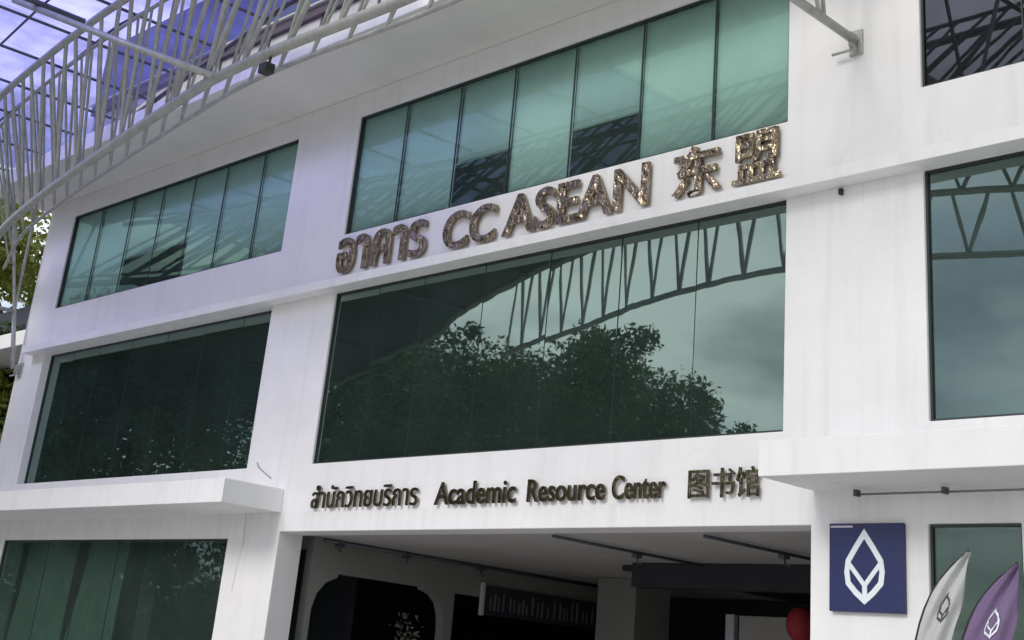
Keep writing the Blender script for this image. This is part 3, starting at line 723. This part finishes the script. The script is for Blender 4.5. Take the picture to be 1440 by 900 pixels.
# ------------------------------------------------------------------ trees
LEAFM = {}
def leaf_mat(key, col, col2):
    m = bpy.data.materials.new(key); m.use_nodes = True; t = m.node_tree; b = t.nodes['Principled BSDF']
    oi = t.nodes.new('ShaderNodeNewGeometry'); r = t.nodes.new('ShaderNodeMix'); r.data_type = 'RGBA'
    n = t.nodes.new('ShaderNodeTexNoise'); n.inputs['Scale'].default_value = 1.3; n.inputs['Detail'].default_value = 3
    t.links.new(oi.outputs['Position'], n.inputs['Vector']); t.links.new(n.outputs[0], r.inputs[0])
    r.inputs[6].default_value = (*col, 1); r.inputs[7].default_value = (*col2, 1)
    t.links.new(r.outputs[2], b.inputs['Base Color']); b.inputs['Roughness'].default_value = .5
    tr = t.nodes.new('ShaderNodeBsdfTranslucent'); t.links.new(r.outputs[2], tr.inputs[0])
    mxs = t.nodes.new('ShaderNodeMixShader'); mxs.inputs[0].default_value = .3
    t.links.new(b.outputs[0], mxs.inputs[1]); t.links.new(tr.outputs[0], mxs.inputs[2]); t.links.new(mxs.outputs[0], t.nodes['Material Output'].inputs[0])
    return m
LG = leaf_mat('green_leaves', (.018, .045, .013), (.06, .12, .03)); LY = leaf_mat('yellow_green_leaves', (.10, .15, .02), (.32, .33, .06))  # dark green leaves, and a brighter yellow-green leaf colour
def crown_mesh(name, clumps, leaves, size):
    V = []
    tot = sum(r ** 2 for *_, r in clumps)
    for cx, cy, cz, r in clumps:
        n = int(leaves * r * r / tot)
        d = rng.normal(size=(n, 3)); d /= np.linalg.norm(d, axis=1)[:, None]
        rad = r * (rng.random(n) ** .45)
        rad *= 1 + .25 * np.sin(d[:, 0] * 7 + cx) * np.cos(d[:, 2] * 6 + cy)
        c = np.array([cx, cy, cz]) + d * rad[:, None] * np.array([1, 1, .8])
        a = rng.normal(size=(n, 3)); a /= np.linalg.norm(a, axis=1)[:, None]
        b = np.cross(a, rng.normal(size=(n, 3))); b /= np.linalg.norm(b, axis=1)[:, None]
        s = size * rng.uniform(.6, 1.3, n)[:, None]
        V.append(np.stack([c - a * s, c - b * s * .45, c + a * s, c + b * s * .45], 1))
    V = np.concatenate(V).reshape(-1, 3); nq = len(V) // 4
    me = bpy.data.meshes.new(name); me.vertices.add(len(V)); me.vertices.foreach_set('co', V.astype('f').ravel())
    me.loops.add(nq * 4); me.loops.foreach_set('vertex_index', np.arange(nq * 4, dtype='i'))
    me.polygons.add(nq); me.polygons.foreach_set('loop_start', np.arange(0, nq * 4, 4, dtype='i')); me.polygons.foreach_set('loop_total', np.full(nq, 4, 'i'))
    me.update(); return me
def tree(loc, h, cr, leaves, size, label, m, group=None, extra=(), seed=0, low=.32):
    r = random.Random(seed); t = tag(empty('broadleaf_tree', loc), label, 'tree', group)
    bm = bmesh.new(); add_tube(bm, [(0, 0, 0), (.1, .05, h * .25), (-.05, .1, h * .5), (.1, 0, h * .72)], [h * .03, h * .024, h * .017, h * .008], 10)
    clumps = []
    for k in range(16):
        a = k * 2.4 + r.random(); f = r.uniform(low, .95); rr = cr * math.sin(math.pi * min(1, (f - low * .7) / (1.06 - low * .7))) ** .6 * r.uniform(.45, .9)
        p = Vector((math.cos(a) * rr, math.sin(a) * rr, h * f)); clumps.append((p.x, p.y, p.z, cr * r.uniform(.24, .42)))
        s = Vector((0, .05, h * max(.18, f - .3)))
        add_tube(bm, [s, s.lerp(p, .5) + Vector((0, 0, -.2)), p], [h * .012, h * .008, h * .003], 6)
    for k in range(26):
        c = clumps[r.randrange(16)]; a = r.random() * 6.28; e = r.uniform(-.3, 1)
        clumps.append((c[0] + math.cos(a) * c[3] * 1.1, c[1] + math.sin(a) * c[3] * 1.1, c[2] + e * c[3], cr * r.uniform(.08, .16)))
    for e in extra: clumps.append(e); add_tube(bm, [(0, 0, h * .5), (e[0] * .6, e[1] * .6, e[2] - .8), e[:3]], [.08, .05, .02], 6)
    bm_obj('trunk', bm, BARK, t, True)
    link('crown', crown_mesh('crown', clumps, leaves, size), m, t)
    return t
# reflected trees across the plaza
tree((-36.0, -23, 0), 13.0, 5.7, 60000, .115, 'dark broadleaf tree across the plaza mirrored in the centre window', LG, 'trees across the plaza', extra=[(6.3, 1.0, 10.9, .8), (6.7, 1.4, 10.0, .9), (5.8, .6, 9.3, 1.3), (8.2, 1.5, 8.2, 1.0), (8.6, 1.3, 9.4, .55), (9.3, 1.3, 7.6, .7)], seed=3)
tree((-28.9, -21.5, 0), 8.9, 3.6, 34000, .105, 'low round tree across the plaza mirrored at the right of the centre window', LG, 'trees across the plaza', extra=[(3.3, .6, 8.6, .6), (3.9, .9, 7.4, .7)], seed=8)
tree((-46, -24, 0), 13.4, 7.4, 60000, .15, 'tall dark tree across the plaza mirrored at the left of the centre window', LG, 'trees across the plaza', seed=5)
tree((-50, -13, 0), 12, 5.5, 14000, .15, 'broad tree beyond the left end mirrored in the left window', LG, 'trees across the plaza', seed=6)
tree((-62, -16, 0), 14, 8, 22000, .2, 'large tree far beyond the left end mirrored in the left window', LG, 'trees across the plaza', seed=9)
tree((-60, -32, 0), 15, 9, 40000, .2, 'tall tree farthest away across the plaza', LG, 'trees across the plaza', seed=12)
tree((-52, -34, 0), 14, 8, 40000, .19, 'second row tree added to close sky gaps behind the tall dark tree across the plaza', LG, 'trees across the plaza', seed=31, low=.15)  # unseen tree, added to fill bright sky gaps in the mirrored foliage
# directly seen beyond the left corner
tree((-40.5, 4.8, 0), 14.8, 5.4, 60000, .14, 'yellow green tree behind the left corner pillar', LY, seed=21)
tree((-39.0, 1.6, 0), 9.6, 3.0, 16000, .14, 'dark tree in front of the yellow green tree beyond the corner', LG, seed=22)

# unseen far tree line, added to keep low window reflections dark
def treeline():
    clumps = []
    for k in range(120):
        u = k / 119; x = -190 + 300 * u; y = -75 - 25 * math.sin(u * 5) + rng.uniform(-4, 4)
        clumps.append((x, y, rng.uniform(2.0, 4.5), rng.uniform(2.4, 4.2)))
    for k in range(60):
        u = k / 59; clumps.append((-95 - 12 * math.sin(u * 4), -70 + 74 * u, rng.uniform(1.8, 4.0), rng.uniform(2.2, 3.6)))
    me = crown_mesh('added_treeline', clumps, 60000, .6)
    tag(link('added_treeline', me, LG), 'distant low tree line added around the plaza to darken low reflections', 'trees', kind='stuff')
treeline()
hb = bmesh.new(); add_box(hb, (-58, -31, 0), (-24, -30, 1.6))
H = tag(empty('added_hedge'), 'unseen hedge added across the plaza to darken low window reflections', 'hedge')  # unseen hedge, added so the low panes mirror foliage instead of sky
link('foliage', crown_mesh('foliage', [(-58 + k * .9, -30 + .2 * math.sin(k), 2.0, 2.4) for k in range(40)], 50000, .14), LG, H)
hb.free()
tube('stem', [(-40, -30, 0), (-40, -30, 1.2)], .05, BARK, H)

PP = tag(empty('potted_plant'), 'pale leaved potted plant glimpsed inside the arched opening', 'plant')
link('foliage', crown_mesh('foliage', [(-20.6, 3.75, 2.45, .28), (-20.5, 3.6, 2.2, .22), (-20.7, 3.9, 2.15, .25)], 110, .055), mat('pale_leaves', (.30, .32, .25), .6), PP)
tube('stem', [(-20.6, 3.75, .3), (-20.58, 3.72, 1.4), (-20.6, 3.75, 2.3)], .02, BARK, PP)
bm = bmesh.new(); add_tube(bm, [(-20.6, 3.75, .02), (-20.6, 3.75, .42)], [.16, .22], 16); bm_obj('pot', bm, CONC, PP)
